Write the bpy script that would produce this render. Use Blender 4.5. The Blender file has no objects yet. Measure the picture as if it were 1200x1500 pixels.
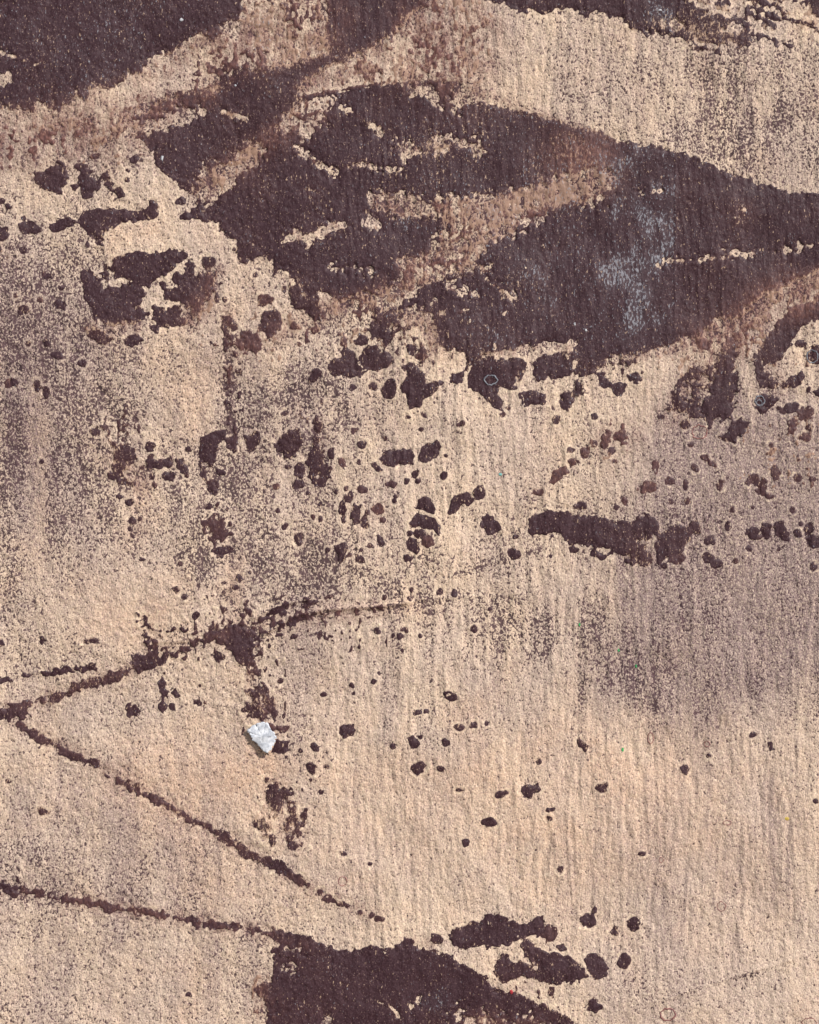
import bpy, math
import numpy as np
from mathutils import Vector

R = math.radians
scene = bpy.context.scene

# ------------------------------------------------------------------ camera
# one pixel of the photograph is one millimetre of wall
def px(x, y):
    return ((x - 600.0) / 1000.0, (1500.0 - y) / 1000.0 + 0.75)

cam_d = bpy.data.cameras.new('camera')
cam = bpy.data.objects.new('camera', cam_d)
scene.collection.objects.link(cam)
DIST = 3.2
cam.location = (0.0, -DIST, 1.5)
cam.rotation_euler = (R(90), 0, 0)
cam_d.sensor_fit = 'VERTICAL'
cam_d.sensor_height = 24.0
cam_d.lens = 24.0 * DIST / 1.5
cam_d.clip_start = 0.05
cam_d.clip_end = 400
scene.camera = cam

# ------------------------------------------------------------------ light
SUN_DIR = Vector((0.84, -0.84, 0.80)).normalized()      # towards the sun: upper right, in front
world = bpy.data.worlds.new('World')
scene.world = world
world.use_nodes = True
nt = world.node_tree
bg = nt.nodes['Background']
sky = nt.nodes.new('ShaderNodeTexSky')
sky.sky_type = 'NISHITA'
sky.sun_disc = False
sky.sun_elevation = math.asin(SUN_DIR.z)
sky.sun_rotation = math.atan2(SUN_DIR.x, SUN_DIR.y)
nt.links.new(sky.outputs[0], bg.inputs[0])
bg.inputs[1].default_value = 0.075
sun_d = bpy.data.lights.new('sun', 'SUN')
sun_d.energy = 4.4
sun_d.angle = R(0.6)
sun_d.color = (1.0, 0.955, 0.91)
sun = bpy.data.objects.new('sun', sun_d)
sun.rotation_euler = SUN_DIR.to_track_quat('Z', 'Y').to_euler()
sun.location = (3, -4, 5)
scene.collection.objects.link(sun)
scene.view_settings.view_transform = 'Standard'
scene.view_settings.look = 'None'
scene.view_settings.exposure = 0.0
scene.view_settings.gamma = 1.0
scene.view_settings.use_curve_mapping = False

# ------------------------------------------------------------------ helpers
def link(o, parent=None):
    scene.collection.objects.link(o)
    if parent: o.parent = parent
    return o

PITCH = 1.5
X0, X1, Y0, Y1 = -48, 1248, -48, 1548
gx = np.arange(X0, X1 + .01, PITCH, dtype=np.float32)
gy = np.arange(Y0, Y1 + .01, PITCH, dtype=np.float32)
NX, NY = len(gx), len(gy)
GX, GY = np.meshgrid(gx, gy)
rng = np.random.default_rng(11)

def noise(sx, sy=None):
    """smooth unit-variance noise with blob radius sx, sy in photo pixels"""
    sy = sy or sx
    w = rng.standard_normal((NY, NX)).astype(np.float32)
    fy = np.fft.fftfreq(NY)[:, None]; fx = np.fft.rfftfreq(NX)[None, :]
    g = np.exp(-2 * (np.pi ** 2) * ((sx / PITCH * fx) ** 2 + (sy / PITCH * fy) ** 2))
    n = np.fft.irfft2(np.fft.rfft2(w) * g, s=(NY, NX))
    return ((n - n.mean()) / n.std()).astype(np.float32)

def smooth(a, lo, hi):
    t = np.clip((a - lo) / (hi - lo), 0, 1)
    return t * t * (3 - 2 * t)

N2, N3, N6, N14 = noise(1.5), noise(2.6), noise(6), noise(14)
NV = noise(2.0, 9)            # short vertical brush marks
STREAK = .6 * noise(4, 45) + .6 * noise(9, 90) + .45 * noise(2, 22)         # long vertical runs

# ------------------------------------------------------------------ traced marks
SH = []      # kind, geometry, width, rough, brown
def P(pts, rough=2.5, brown=0.0, name='paint_patch', label=None):
    SH.append(('P', np.array(pts, float), 0, rough, brown, name, label))
def Ls(pts, w, rough=2.5, brown=0.0, name='paint_streak', label=None):
    SH.append(('L', np.array(pts, float), w, rough, brown, name, label))
def D(*dots, rough=1.0, brown=0.0, label=None):
    for d in dots:
        cx, cy, rx = d[:3]; ry = d[3] if len(d) > 3 else rx * .95
        rot = d[4] if len(d) > 4 else 0
        a = np.linspace(0, 2 * np.pi, 15)[:-1]
        k = 1 + .09 * np.sin(2 * a + cx) + .07 * np.sin(3 * a + cy)
        x = rx * np.cos(a) * k; y = ry * np.sin(a) * k
        c, s = math.cos(rot), math.sin(rot)
        SH.append(('P', np.stack([cx + x * c - y * s, cy + x * s + y * c], 1), 0,
                   min(rough, .35 * min(rx, ry)), brown, 'paint_spot', label))
CUT = []
def C(pts, rough=3.0, w=None):
    CUT.append(('L' if w else 'P', np.array(pts, float), w or 0, rough))

#MARKS

# big dark sheet, top left
P([(-80,-80),(-80,166),(0,160),(20,160),(45,164),(60,152),(75,157),(90,163),(105,149),(112,134),(118,143),(128,147),(136,130),(146,126),(165,129),(180,117),(190,110),(205,106),(215,99),(217,85),(225,79),(240,77),(262,72),(275,60),(283,48),(300,54),(310,62),(320,52),(335,32),(350,22),(355,5),(360,-80)], 4.5)
# the great dark field across the middle
P([(205,203),(180,200),(187,178),(213,165),(215,153),(240,143),(262,137),(290,130),(312,122),(322,108),(350,101),(400,98),(440,87),(478,75),(478,20),(472,-80),(640,-80),(625,8),(600,22),(588,38),(582,50),(565,58),(545,68),(530,80),(505,89),(475,100),(455,113),(436,128),(440,143),(500,133),(520,128),(560,126),(595,121),(620,119),(640,117),(670,121),(700,138),(715,150),(735,155),(750,158),(790,170),(815,174),(850,185),(885,195),(905,205),(940,212),(970,215),(1010,228),(1050,245),(1080,255),(1130,274),(1160,280),(1200,283),(1280,290),
   (1280,385),(1200,393),(1170,408),(1145,424),(1130,425),(1110,440),(1100,455),(1085,465),(1070,470),(1050,470),(1035,490),(1000,498),(985,505),(960,514),(945,516),(930,522),(900,523),(880,540),(862,550),(845,553),(838,545),(845,530),(838,520),(842,505),(835,498),(800,504),(760,509),(720,516),(700,526),(690,532),(684,542),(681,530),(680,518),(665,512),(655,520),(645,508),(637,495),(632,478),(627,462),(613,456),(600,459),(590,466),(577,476),(575,490),(572,502),(565,505),(560,495),(545,495),(540,482),(546,468),(510,443),(497,445),(487,438),(477,433),(465,430),(468,443),(475,457),(477,467),(463,473),(450,467),(447,457),(433,453),(425,447),(422,427),(427,420),(435,418),(430,407),(420,397),(413,397),(400,405),(398,380),(383,372),(370,380),(360,387),(347,380),(343,367),(350,357),(347,350),(333,348),(320,340),(320,327),(310,325),(293,323),(277,322),(263,322),(263,313),(277,311),(287,300),(285,287),(265,277),(262,262),(248,255),(228,242),(222,218)], 3.2,
   label='great dark maroon sheet of paint across the middle')
# dark sheet at the top right
P([(700,-80),(714,2),(730,4),(745,6),(760,15),(775,16),(800,22),(815,13),(822,18),(830,12),(845,15),(855,23),(862,25),(870,15),(885,20),(900,26),(912,32),(925,40),(940,45),(955,52),(970,52),(985,55),(1005,55),(1020,60),(1030,65),(1045,65),(1060,68),(1065,60),(1080,66),(1092,69),(1102,60),(1104,52),(1090,50),(1080,45),(1070,55),(1062,45),(1070,30),(1062,22),(1045,18),(1020,12),(1008,0),(1000,-80)], 4)
P([(1180,-80),(1280,-80),(1280,44),(1200,31),(1190,25),(1185,8)], 4)
Ls([(1050,0),(1075,8)], 3.5, 3); Ls([(1090,-8),(1120,3),(1145,13)], 4.5, 4); Ls([(1078,28),(1090,31),(1097,38)], 5.5, 3)
Ls([(1095,18),(1115,28),(1135,35)], 3.5, 4); Ls([(1100,10),(1130,22),(1160,30),(1205,45),(1250,58)], 2, 2.5); Ls([(1125,22),(1140,28)], 6, 3)
Ls([(1110,52),(1130,58),(1158,68)], 2, 3); Ls([(1150,-5),(1185,8)], 3, 4); Ls([(1020,70),(1060,76)], 2, 4)
# bottom dark sheet
P([(400,1361),(420,1363),(440,1370),(452,1380),(465,1386),(475,1383),(490,1388),(505,1393),(520,1393),(535,1388),(550,1387),(565,1392),(572,1388),(585,1382),(592,1376),(605,1380),(617,1388),(640,1395),(660,1402),(680,1412),(700,1427),(720,1440),(740,1450),(760,1456),(775,1465),(800,1476),(830,1490),(850,1502),(880,1530),(880,1580),(395,1580),(394,1500),(390,1480),(385,1465),(374,1450),(385,1438),(400,1430),(402,1400),(398,1388)], 3.5,
   label='dark maroon sheet of paint at the bottom edge')
P([(655,1368),(665,1362),(680,1358),(697,1353),(707,1348),(710,1340),(720,1338),(735,1343),(745,1350),(757,1350),(770,1355),(780,1350),(785,1343),(795,1343),(798,1360),(797,1368),(780,1370),(765,1375),(755,1380),(740,1383),(725,1388),(713,1392),(710,1383),(697,1388),(690,1390),(680,1393),(668,1387),(657,1378)])
P([(721,1422),(726,1405),(733,1398),(745,1398),(752,1412),(768,1409),(785,1422),(800,1425),(800,1440),(780,1433),(760,1433),(742,1440),(730,1437)])
P([(762,1378),(775,1375),(785,1385),(805,1395),(830,1400),(848,1410),(860,1430),(848,1437),(825,1440),(803,1443),(797,1425),(783,1412),(768,1402),(765,1390)])
P([(856,1405),(862,1397),(873,1397),(885,1407),(892,1418),(888,1430),(873,1435),(862,1422)], 1.2)
P([(860,1480),(862,1467),(868,1462),(880,1470),(882,1478),(872,1482)], 2)
D((805,1368,11,13), rough=3, brown=.3)
D((640,1377,8,7),(862,1350,11,10),(871,1333,4),(900,1364,5,7),(928,1355,8,10),(823,1388,7,5),(914,1408,9,11), rough=1.5)
# upper left islands
P([(52,255),(65,247),(75,245),(80,238),(92,240),(100,250),(100,265),(92,275),(88,283),(75,280),(60,277),(55,270)], 4)
P([(108,245),(112,238),(130,240),(135,255),(148,262),(150,275),(138,282),(135,292),(122,290),(118,275),(108,280),(105,272),(115,265),(118,255)], 3)
P([(152,255),(160,250),(163,262),(165,275),(178,277),(182,285),(175,290),(160,280),(152,272)], 2)
D((198,233,6),(141,229,5,4),(188,250,3,1.5),(187,264,3,1.5),(266,294,7,6),(2,295,5),(224,303,8,9),(12,303,4,3),(44,334,15,9),(35,320,3))
P([(-20,325),(0,330),(10,335),(11,345),(5,353),(-10,345)], 1.5)
P([(72,333),(85,322),(100,317),(110,322),(108,330),(90,338),(78,340)], 1.5)
P([(115,322),(122,310),(130,306),(150,305),(170,305),(200,307),(215,305),(216,298),(230,298),(233,312),(228,320),(200,324),(188,322),(175,330),(160,335),(152,345),(150,360),(140,358),(137,345),(130,345),(128,360),(127,340),(118,330)], 2)
P([(163,393),(167,377),(200,368),(213,372),(233,372),(247,367),(267,367),(273,373),(272,380),(260,387),(250,397),(238,403),(230,407),(227,413),(217,422),(207,418),(200,412),(180,408),(167,407)], 2)
P([(118,400),(123,393),(133,395),(143,403),(147,413),(153,423),(167,422),(180,417),(190,413),(207,417),(213,430),(210,443),(200,450),(213,453),(222,460),(213,467),(200,473),(187,477),(180,470),(167,477),(153,470),(140,467),(133,450),(123,437),(120,417)], 2.5)
P([(147,382),(155,380),(162,395),(163,410),(152,412),(145,400)], 3)
P([(133,480),(150,487),(167,497),(163,503),(147,505),(133,497),(128,487)], 2.5)
P([(277,380),(283,387),(287,400),(300,397),(317,397),(315,417),(313,433),(300,447),(293,463),(283,467),(277,453),(270,443),(253,443),(243,437),(243,427),(253,422),(267,417),(273,400)], 3)
D((305,385,10,9),(262,409,9,7),(239,418,5),(230,460,7,10),(238,470,10,10),(227,480,6),(255,462,12,14),(266,470,8),(197,499,12,9), rough=2)
D((70,405,5),(88,445,8,7),(34,454,8,6),(90,423,3),(83,520,8,5),(121,532,4,5),(68,503,5),(55,565,5,8),(323,416,4),(318,436,4,6),(330,438,3),(309,502,2),(344,480,4),(430,478,5),(417,425,3,5),(375,403,3),(20,560,6),(68,575,5,8), rough=1.4)
P([(323,462),(337,463),(342,473),(335,480),(335,505),(330,527),(327,510),(328,485)], 2)
P([(380,465),(390,455),(405,453),(415,463),(418,475),(410,482),(400,490),(392,497),(383,485)], 3)
D((387,441,12,8),(370,503,17,14), rough=5, brown=.35)
# blobs hanging under the great field
D((529,498,9,9),(547,566,6,5),(570,571,11,13),(517,567,5),(603,512,7,8),(646,561,4))
D((617,523,8,6), brown=.4)
P([(480,540),(485,528),(500,522),(500,512),(510,508),(520,515),(525,530),(532,510),(545,508),(553,508),(560,515),(575,515),(580,525),(577,535),(565,540),(550,542),(540,540),(530,548),(520,550),(515,557),(505,550),(490,552)], 2)
P([(452,555),(458,543),(465,538),(472,545),(470,553),(460,560),(453,560)], 1)
P([(597,530),(605,532),(615,540),(620,548),(615,555),(625,560),(640,560),(643,570),(632,580),(620,585),(618,597),(600,600),(597,585),(590,575),(588,565),(597,560),(593,548),(592,538)], 2.5)
P([(658,553),(665,548),(677,547),(678,558),(668,563),(660,562)], 1.5)
P([(687,557),(690,540),(700,527),(717,522),(733,527),(747,527),(760,525),(772,533),(772,543),(763,553),(753,567),(747,570),(733,567),(727,577),(737,590),(735,600),(722,595),(713,587),(700,577),(687,567)], 2)
P([(780,532),(800,520),(820,517),(837,523),(842,545),(820,557),(800,553),(790,560),(780,550)], 3)
P([(762,580),(775,570),(790,573),(800,580),(800,590),(780,593),(765,592)], 2.5)
D((828,587,11,12),(847,567,7,11),(908,569,9,9),(930,553,11,6), rough=2)
P([(875,545),(885,550),(895,560),(895,567),(882,567),(877,560)], 2)
P([(868,530),(885,524),(905,530),(930,524),(928,532),(905,538),(880,537)], 5)
P([(983,600),(987,567),(1000,553),(1017,537),(1033,540),(1050,530),(1053,520),(1067,513),(1077,507),(1079,533),(1080,567),(1077,597),(1072,612),(1055,615),(1040,625),(1030,612),(1015,612),(1005,600),(990,605)], 4)
P([(1133,477),(1153,460),(1160,450),(1183,444),(1280,430),(1280,490),(1200,468),(1183,470),(1167,487),(1160,500),(1150,517),(1133,533),(1117,537),(1110,513),(1120,497)], 3)
P([(1103,517),(1113,520),(1118,540),(1135,552),(1143,560),(1137,570),(1115,567),(1107,550)], 2.5)
P([(1145,565),(1160,550),(1175,545),(1180,550),(1175,562),(1158,567),(1147,570)], 1.5)
P([(1183,520),(1190,507),(1205,505),(1218,520),(1205,535),(1190,532)], 1.5)
P([(1185,575),(1200,567),(1215,575),(1200,582)], 2)
D((1173,503,7),(1123,588,16,10),(1160,597,10,6),(1117,600,9,7), rough=3)
D((1030,503,12,8),(1180,606,12,10),(1070,500,5,9), rough=4, brown=.3)
P([(1070,620),(1085,615),(1097,620),(1090,632),(1080,640),(1076,650),(1060,645),(1052,640),(1063,635)], 2.5)
# left middle
P([(165,670),(170,655),(182,650),(195,653),(203,658),(200,668),(195,680),(180,690),(178,700),(190,705),(200,700),(198,708),(182,714),(175,707),(165,690)], 3.5)
P([(257,673),(268,672),(276,683),(275,693),(265,693),(258,682)], 1.5)
D((163,698,4,5),(222,680,7,9),(233,681,5),(222,697,3,5),(246,678,7,6),(247,697,7,7),(277,659,5),(140,633,5),(61,676,2.2),(220,655,6),(321,692,5,6), rough=2)
P([(292,643),(300,637),(315,635),(325,628),(332,630),(328,642),(320,650),(315,665),(317,675),(310,685),(303,680),(295,680),(291,665)], 2)
P([(291,680),(300,683),(304,695),(302,705),(295,697)], 1.5)
D((312,713,9,10), brown=.1, rough=2)
P([(332,642),(340,638),(350,640),(348,650),(342,662),(335,655)], 2)
P([(358,640),(365,637),(372,632),(380,635),(378,650),(373,660),(365,665),(360,655)], 2)
P([(303,765),(315,755),(325,765),(335,785),(325,790),(312,775)], 6, .25)
P([(312,805),(320,803),(328,800),(335,798),(344,802),(345,810),(335,810),(325,816),(315,812)], 2)
D((188,736,5,3),(174,727,5,3),(194,763,5,4),(205,760,2.2),(191,775,3),(208,820,4,2.4),(351,847,5),(328,854,3),(345,860,6,3),(259,864,4,5),(305,742,5,4),(195,784,2.5))
# middle
P([(402,650),(410,637),(425,630),(437,630),(445,640),(442,655),(435,668),(428,675),(418,672),(408,665)], 2.5)
P([(458,620),(470,620),(472,635),(470,650),(475,662),(475,675),(487,692),(480,702),(475,712),(463,710),(450,702),(452,685),(448,672),(450,662),(458,655)], 3)
D((439,689,8,10),(422,684,4),(437,710,10,6),(418,605,3.5),(485,665,4,9),(491,720,4),(530,651,5),(526,677,3))
D((404,713,4),(502,677,5), brown=.5)
P([(543,679),(550,678),(560,688),(556,691),(548,688)], 1)
P([(556,672),(562,663),(570,658),(580,660),(590,658),(603,658),(607,668),(605,680),(590,682),(570,683),(560,680)], 1.2)
P([(613,668),(618,655),(628,650),(640,647),(646,655),(642,667),(630,673),(620,678),(614,675)], 1)
D((607,695,6),(596,705,4),(612,705,4),(650,697,5),(580,727,3,2),(577,734,2.4),(654,668,3))
D((573,709,7,5),(531,717,8,5,.3), brown=.2)
P([(543,745),(553,738),(560,742),(563,750),(553,754)], .8, .45, name='paint_spot')
D((561,761,5), brown=.4)
D((512,728,6,7),(534,765,5,10),(502,750,5,15), rough=3)
P([(513,760),(515,750),(518,738),(528,740),(530,752),(526,765),(520,768)], 2)
D((438,789,7,8),(470,761,3),(480,806,3),(557,792,5,8,-.4))
P([(490,800),(500,795),(508,795),(510,805),(505,812),(500,828),(492,822),(493,810)], 1.8)
P([(519,812),(525,810),(535,820),(535,826),(522,823)], 1.2)
P([(610,745),(613,733),(622,727),(632,730),(636,742),(635,751),(622,748)], .8)
P([(599,768),(605,758),(611,751),(622,755),(632,759),(633,766),(637,774),(630,776),(615,772),(602,774)], .8)
P([(635,759),(640,765),(646,772),(643,784),(637,780),(634,770)], .8)
D((600,781,4),(615,782,9,6),(598,818,6,5)); D((627,792,9,7), rough=3, brown=.4)
P([(597,795),(600,788),(610,790),(615,805),(610,811),(598,803)], 1)
P([(657,750),(660,737),(667,727),(677,723),(680,733),(675,745),(665,752),(658,753)], 1)
D((685,731,7,9),(702,722,9,9),(755,786,4),(754,812,9,8),(666,868,4,5),(601,877,4))
D((788,721,7,5), brown=.4)
P([(705,770),(708,757),(713,753),(722,760),(735,772),(730,780),(715,782)], 1.4)
# long bar, right middle
P([(775,762),(785,752),(800,750),(822,749),(845,752),(865,757),(890,760),(930,763),(940,755),(950,752),(965,765),(965,780),(950,790),(935,790),(945,800),(955,812),(955,825),(945,828),(930,825),(915,815),(905,810),(890,803),(870,800),(850,798),(835,797),(825,785),(810,783),(790,785),(780,787),(773,780)], 3.2,
  label='long dark horizontal bar of paint')
P([(863,808),(875,808),(887,815),(882,819),(868,813)], 2)
D((895,811,5,3.5),(922,821,7,5),(807,814,3),(840,805,7,4,.3), rough=2.2)
P([(960,800),(965,785),(975,775),(985,770),(998,767),(1005,775),(1010,765),(1020,762),(1028,775),(1025,782),(1015,785),(1005,800),(995,812),(985,812),(975,820),(965,828),(960,815)], 1.8)
D((990,818,13,7), rough=5, brown=.2)
D((972,829,4),(1039,791,8,7),(1036,818,6,6),(1049,825,8,8),(1066,771,4,5),(1102,782,8,10),(1123,777,7,12),(1185,775,7,8),(1193,793,13,9),(1098,803,5),(1192,830,4),(1168,781,6,3,.6),(1215,780,7), rough=1.6)
P([(1133,772),(1137,765),(1147,765),(1153,777),(1160,782),(1155,792),(1145,793),(1137,783)], 1)
D((815,614,6),(871,610,4),(850,741,8,6),(872,650,3),(897,660,4),(968,610,5),(980,600,3),(1003,622,7,6))
P([(808,705),(812,690),(820,682),(830,683),(833,692),(820,700),(812,710)], 1.6, .45)
D((839,678,7,5),(858,663,7,8),(917,733,5,6),(961,682,5,8), brown=.45, rough=2)
P([(877,655),(882,640),(888,630),(895,632),(892,645),(885,657)], 2, .45)
D((950,715,11,9),(908,640,9,8), rough=6, brown=.5)
Ls([(1030,670),(1046,682)], 3, 2, .2)
D((982,705,6,5),(1005,706,3),(983,735,3),(1008,735,3),(1055,710,6,7),(1105,703,10,7),(1115,715,6,12),(1137,692,6,10),(1127,727,4),(1170,700,6,8),(1190,702,5,3),(1172,641,3),(1018,685,4), rough=3.5, brown=.2)
# star shaped junction and the drawn lines, lower left
P([(192,980),(195,960),(205,953),(212,960),(220,958),(235,962),(250,960),(240,970),(228,977),(215,985),(205,988)], 2.5)
Ls([(213,905),(215,930),(220,952)], 3, 5); Ls([(230,925),(270,925)], 2.5, 5); Ls([(225,955),(245,948),(285,948)], 3, 4)
P([(297,932),(310,925),(325,920),(345,912),(360,918),(372,912),(378,928),(370,945),(372,965),(365,978),(350,972),(342,958),(330,950),(320,940),(305,942)], 4)
D((320,962,9,6), rough=3)
Ls([(370,938),(395,925),(430,908),(465,900),(480,899)], 3.5, 4); Ls([(372,915),(400,897),(435,883),(460,881)], 2.5, 4.5)
Ls([(480,899),(520,893),(560,895)], 1.2, 4, .2)
Ls([(188,983),(165,992),(147,998),(125,1005),(110,1008)], 6, 2.5); Ls([(100,1017),(80,1020),(60,1026)], 6, 2.2)
D((40,1031,6,5),(61,938,4,5),(127,940,3),(138,938,6,4),(0,941,4), rough=1.6)
Ls([(34,1047),(15,1042),(-50,1048)], 9, 4.5)
Ls([(-10,998),(15,995)], 2.5, 2); Ls([(35,990),(45,989)], 3, 2); Ls([(67,988),(85,984),(97,981)], 4, 2); Ls([(103,981),(140,979)], 2.2, 3.5)
Ls([(26,1060),(40,1070),(56,1081)], 6, 2.2); Ls([(60,1083),(80,1092),(100,1103),(118,1112),(138,1117)], 5.5, 2.8)
Ls([(155,1137),(170,1140),(183,1147)], 3, 3.5); Ls([(187,1153),(205,1160),(222,1170),(240,1178),(262,1190)], 5.2, 2.5)
Ls([(275,1200),(295,1208)], 4, 2); Ls([(303,1212),(315,1220)], 4, 2)
Ls([(325,1224),(345,1236),(360,1250),(380,1258),(400,1266),(420,1277),(444,1296)], 6, 2.5)
D((468,1307,4),(480,1317,4),(490,1320,3),(500,1325,6,3),(510,1327,3),(527,1336,3),(545,1340,4),(554,1346,7,4), rough=1.6)
D((195,1040,9,8),(236,1002,4,6),(238,1035,8,6),(251,1035,4),(257,1017,6,5),(290,1030,6,5), rough=3)
D((293,1005,2.2),(12,1145,4,2.2),(62,1189,6,5),(70,1190,3.2),(277,1456,4,3))
Ls([(237,990),(240,1005),(240,1027)], 2.6, 3.5)
Ls([(372,975),(376,990),(370,1002)], 3.5, 4.5)
P([(360,1008),(372,1003),(385,1006),(388,1016),(382,1022),(380,1029),(373,1031),(367,1022)], 3)
P([(354,1037),(360,1034),(359,1028),(365,1027),(372,1034),(380,1039),(388,1045),(392,1050),(386,1058),(378,1055),(368,1051),(362,1045),(356,1044)], 1.6)
P([(383,1025),(397,1024),(400,1020),(405,1030),(407,1045),(403,1058),(398,1052),(395,1040),(385,1038),(392,1030)], 2.2)
Ls([(398,1066),(418,1068)], 3, 2.5, .3)
P([(405,1085),(407,1083),(412,1087),(425,1085),(423,1094),(425,1102),(412,1104),(398,1102)], 1.2)
P([(392,1145),(400,1147),(410,1150),(415,1157),(425,1155),(432,1165),(422,1168),(418,1178),(412,1187),(402,1188),(395,1183),(388,1180),(385,1172),(392,1168),(388,1160),(390,1150)], 3)
D((380,1207,8,7),(393,1213,5,6),(441,1222,4,5), rough=2.5)
P([(412,1205),(430,1196),(452,1205),(448,1215),(430,1212),(415,1212)], 2.5)
P([(415,1225),(425,1223),(433,1235),(432,1245),(422,1240)], 2); P([(392,1220),(405,1222),(403,1240),(395,1238)], 2.5)
# bottom line
Ls([(-50,1291),(0,1298),(30,1305)], 8, 5); Ls([(32,1305),(60,1312),(100,1318),(130,1322)], 4.5, 4, .1); Ls([(150,1326),(170,1332),(195,1333)], 3.5, 3)
Ls([(200,1335),(225,1338),(248,1343)], 4, 2.5, .15); Ls([(280,1348),(290,1353)], 4.5, 2); Ls([(300,1353),(340,1357),(370,1362),(400,1368)], 3.6, 2.2)
Ls([(775,1466),(795,1480),(812,1490),(832,1498),(860,1512)], 3.2, 1.2)
Ls([(395,1367),(430,1373),(470,1388)], 6, 2)
Ls([(130,1322),(160,1328)], 2.2, 3); Ls([(248,1343),(282,1349)], 1.6, 2.5); Ls([(138,1117),(158,1138)], 1.2, 2.5); Ls([(262,1190),(278,1201),(304,1213),(326,1225)], 3, 2)
Ls([(110,1008),(98,1017)], 3, 2); Ls([(285,948),(300,936)], 3, 3); Ls([(240,962),(300,942)], 3.5, 4)
# thin brown line under the top band
Ls([(395,147),(440,143),(500,132),(562,121)], 1.6, 1.0, .35)
# scattered spots, lower right field
D((553,924,5,4),(576,932,3),(586,932,5,5),(616,931,2.2),(590,953,2.4),(555,985,2.2),(548,998,2.8),(516,1005,2.8),(412,998,3),(475,1018,3.4,2),(518,1015,2.2),(660,1021,9,6),(612,1043,5,3),(625,1042,3),(673,1065,6,4),(694,1062,4),(713,1060,2),(577,1093,5,4),(653,1088,5.5),(616,1080,4,2.4),(440,1100,2.3,3.6),(478,1123,3.2),(470,1160,3.5),(647,1127,4.5,4),(789,1116,4.5,3.5),(674,1158,5,2.4),(732,1164,7.5,5.5),(741,1161,4,2.2),(419,1109,2.2),(430,1197,5,3))
P([(497,1066),(503,1061),(517,1062),(521,1070),(518,1078),(503,1081),(497,1075)], .7)
P([(598,1080),(605,1078),(612,1083),(615,1090),(610,1096),(602,1096),(598,1088)], .8)
P([(456,1090),(462,1089),(467,1095),(468,1100),(459,1101),(456,1096)], 1)
P([(445,1120),(452,1118),(462,1123),(462,1133),(455,1135),(448,1128)], 1.4)
P([(601,1122),(608,1117),(620,1115),(626,1121),(620,1130),(612,1135),(604,1132)], 1)
P([(763,1160),(767,1151),(778,1149),(788,1148),(793,1156),(790,1161),(780,1162),(778,1170),(770,1168)], .8)
P([(845,1084),(849,1082),(855,1088),(864,1092),(857,1102),(852,1096),(846,1095)], .8)
P([(1125,1088),(1130,1087),(1132,1094),(1137,1098),(1128,1100)], 1)
D((1003,1127,6.5,6),(880,1155,6.5,4.5),(886,1150,2.2),(1104,1076,5,3),(1038,1107,2.2),(1194,1173,2.2),(807,1186,6,3),(804,1199,5,2.2),(717,1205,10,6),(683,1235,5),(503,1250,5,4),(543,1266,3.2),(603,1253,2),(821,1273,5,4),(940,1251,5,1.8))
# faint brown spots
D((300,1030,2),(12,560,6),(1180,640,8,6),(1160,625,6,9), rough=3, brown=.35)

# scattered small spatter, countable but never quite in the same place
srng = np.random.default_rng(5)
for cx, cy, sx, sy, n in ((650,890,60,20,5),(330,880,60,40,5),(470,770,50,50,8),(60,480,50,90,8),(900,700,60,40,6),(1130,740,50,60,10),(620,600,60,16,6),(780,600,50,16,5),(1150,620,40,20,6),(230,690,60,16,5),(460,700,30,40,5),(200,470,50,20,6)):
    for k in range(n):
        D((cx + srng.normal() * sx, cy + srng.normal() * sy, srng.uniform(2.2, 4.2)), rough=1.5, brown=float(srng.uniform(0, .3)))

# ---- beige showing through
C([(432,150),(488,140),(490,150),(478,165),(470,182),(455,198),(441,208),(436,196),(418,192),(410,184),(414,167)], 4)
C([(500,157),(528,172),(560,195)], 2, w=2.6); C([(432,215),(460,235),(488,253)], 2.5, w=3)
C([(597,125),(620,125),(640,130),(645,160),(632,150),(615,143),(600,135)], 4); C([(665,130),(690,128),(712,140),(715,150),(700,148),(680,155),(662,165),(668,145)], 6)
C([(585,212),(600,210),(612,215),(612,228),(598,234),(587,228)], 5); C([(515,240),(550,245),(580,250)], 5, w=.5)
C([(632,208),(655,200),(685,208),(710,222)], 5, w=2.5); C([(640,222),(660,215),(690,213)], 4, w=1)
C([(535,290),(550,283),(580,285),(610,285),(625,295),(660,290),(700,290),(740,280),(780,275),(800,266),(830,258),(860,250),(890,252),(898,262),(885,290),(865,297),(850,290),(830,295),(810,305),(800,315),(780,325),(745,345),(725,338),(700,345),(690,360),(650,365),(640,350),(655,330),(650,318),(630,315),(600,317),(570,312),(548,305)], 5)
C([(587,382),(630,377),(655,362),(690,350),(740,335),(735,350),(695,383),(690,396),(660,398),(640,406),(615,422),(590,440),(565,450),(545,462),(535,480),(500,500),(460,480),(500,452),(533,433),(553,427),(573,423),(587,410)], 5)
C([(400,352),(415,352),(425,342),(437,333),(445,345),(455,342),(465,335),(480,328),(505,325),(515,333),(490,340),(475,347),(460,352),(455,360),(445,370),(450,357),(440,352),(425,355),(405,358)], 2)
C([(530,327),(543,315),(550,322),(558,335),(545,337),(530,332)], 2.5)
C([(433,420),(445,432)], 1.5, w=1.2); C([(436,405),(441,425)], 1.5, w=1)
C([(532,395),(548,400)], 4, w=4); C([(485,393),(500,392)], 5, w=1)
C([(708,393),(722,385),(720,398),(712,403)], 3); C([(714,413),(730,420),(748,436)], 4, w=3.5); C([(660,420),(674,426)], 4, w=5); C([(690,432),(697,430)], 2, w=2)
C([(675,457),(683,453)], 1.5, w=2.6); C([(646,459),(651,456)], 1.5, w=3); C([(633,445),(638,440)], 1, w=2); C([(688,380),(690,392)], 1, w=2)
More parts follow.
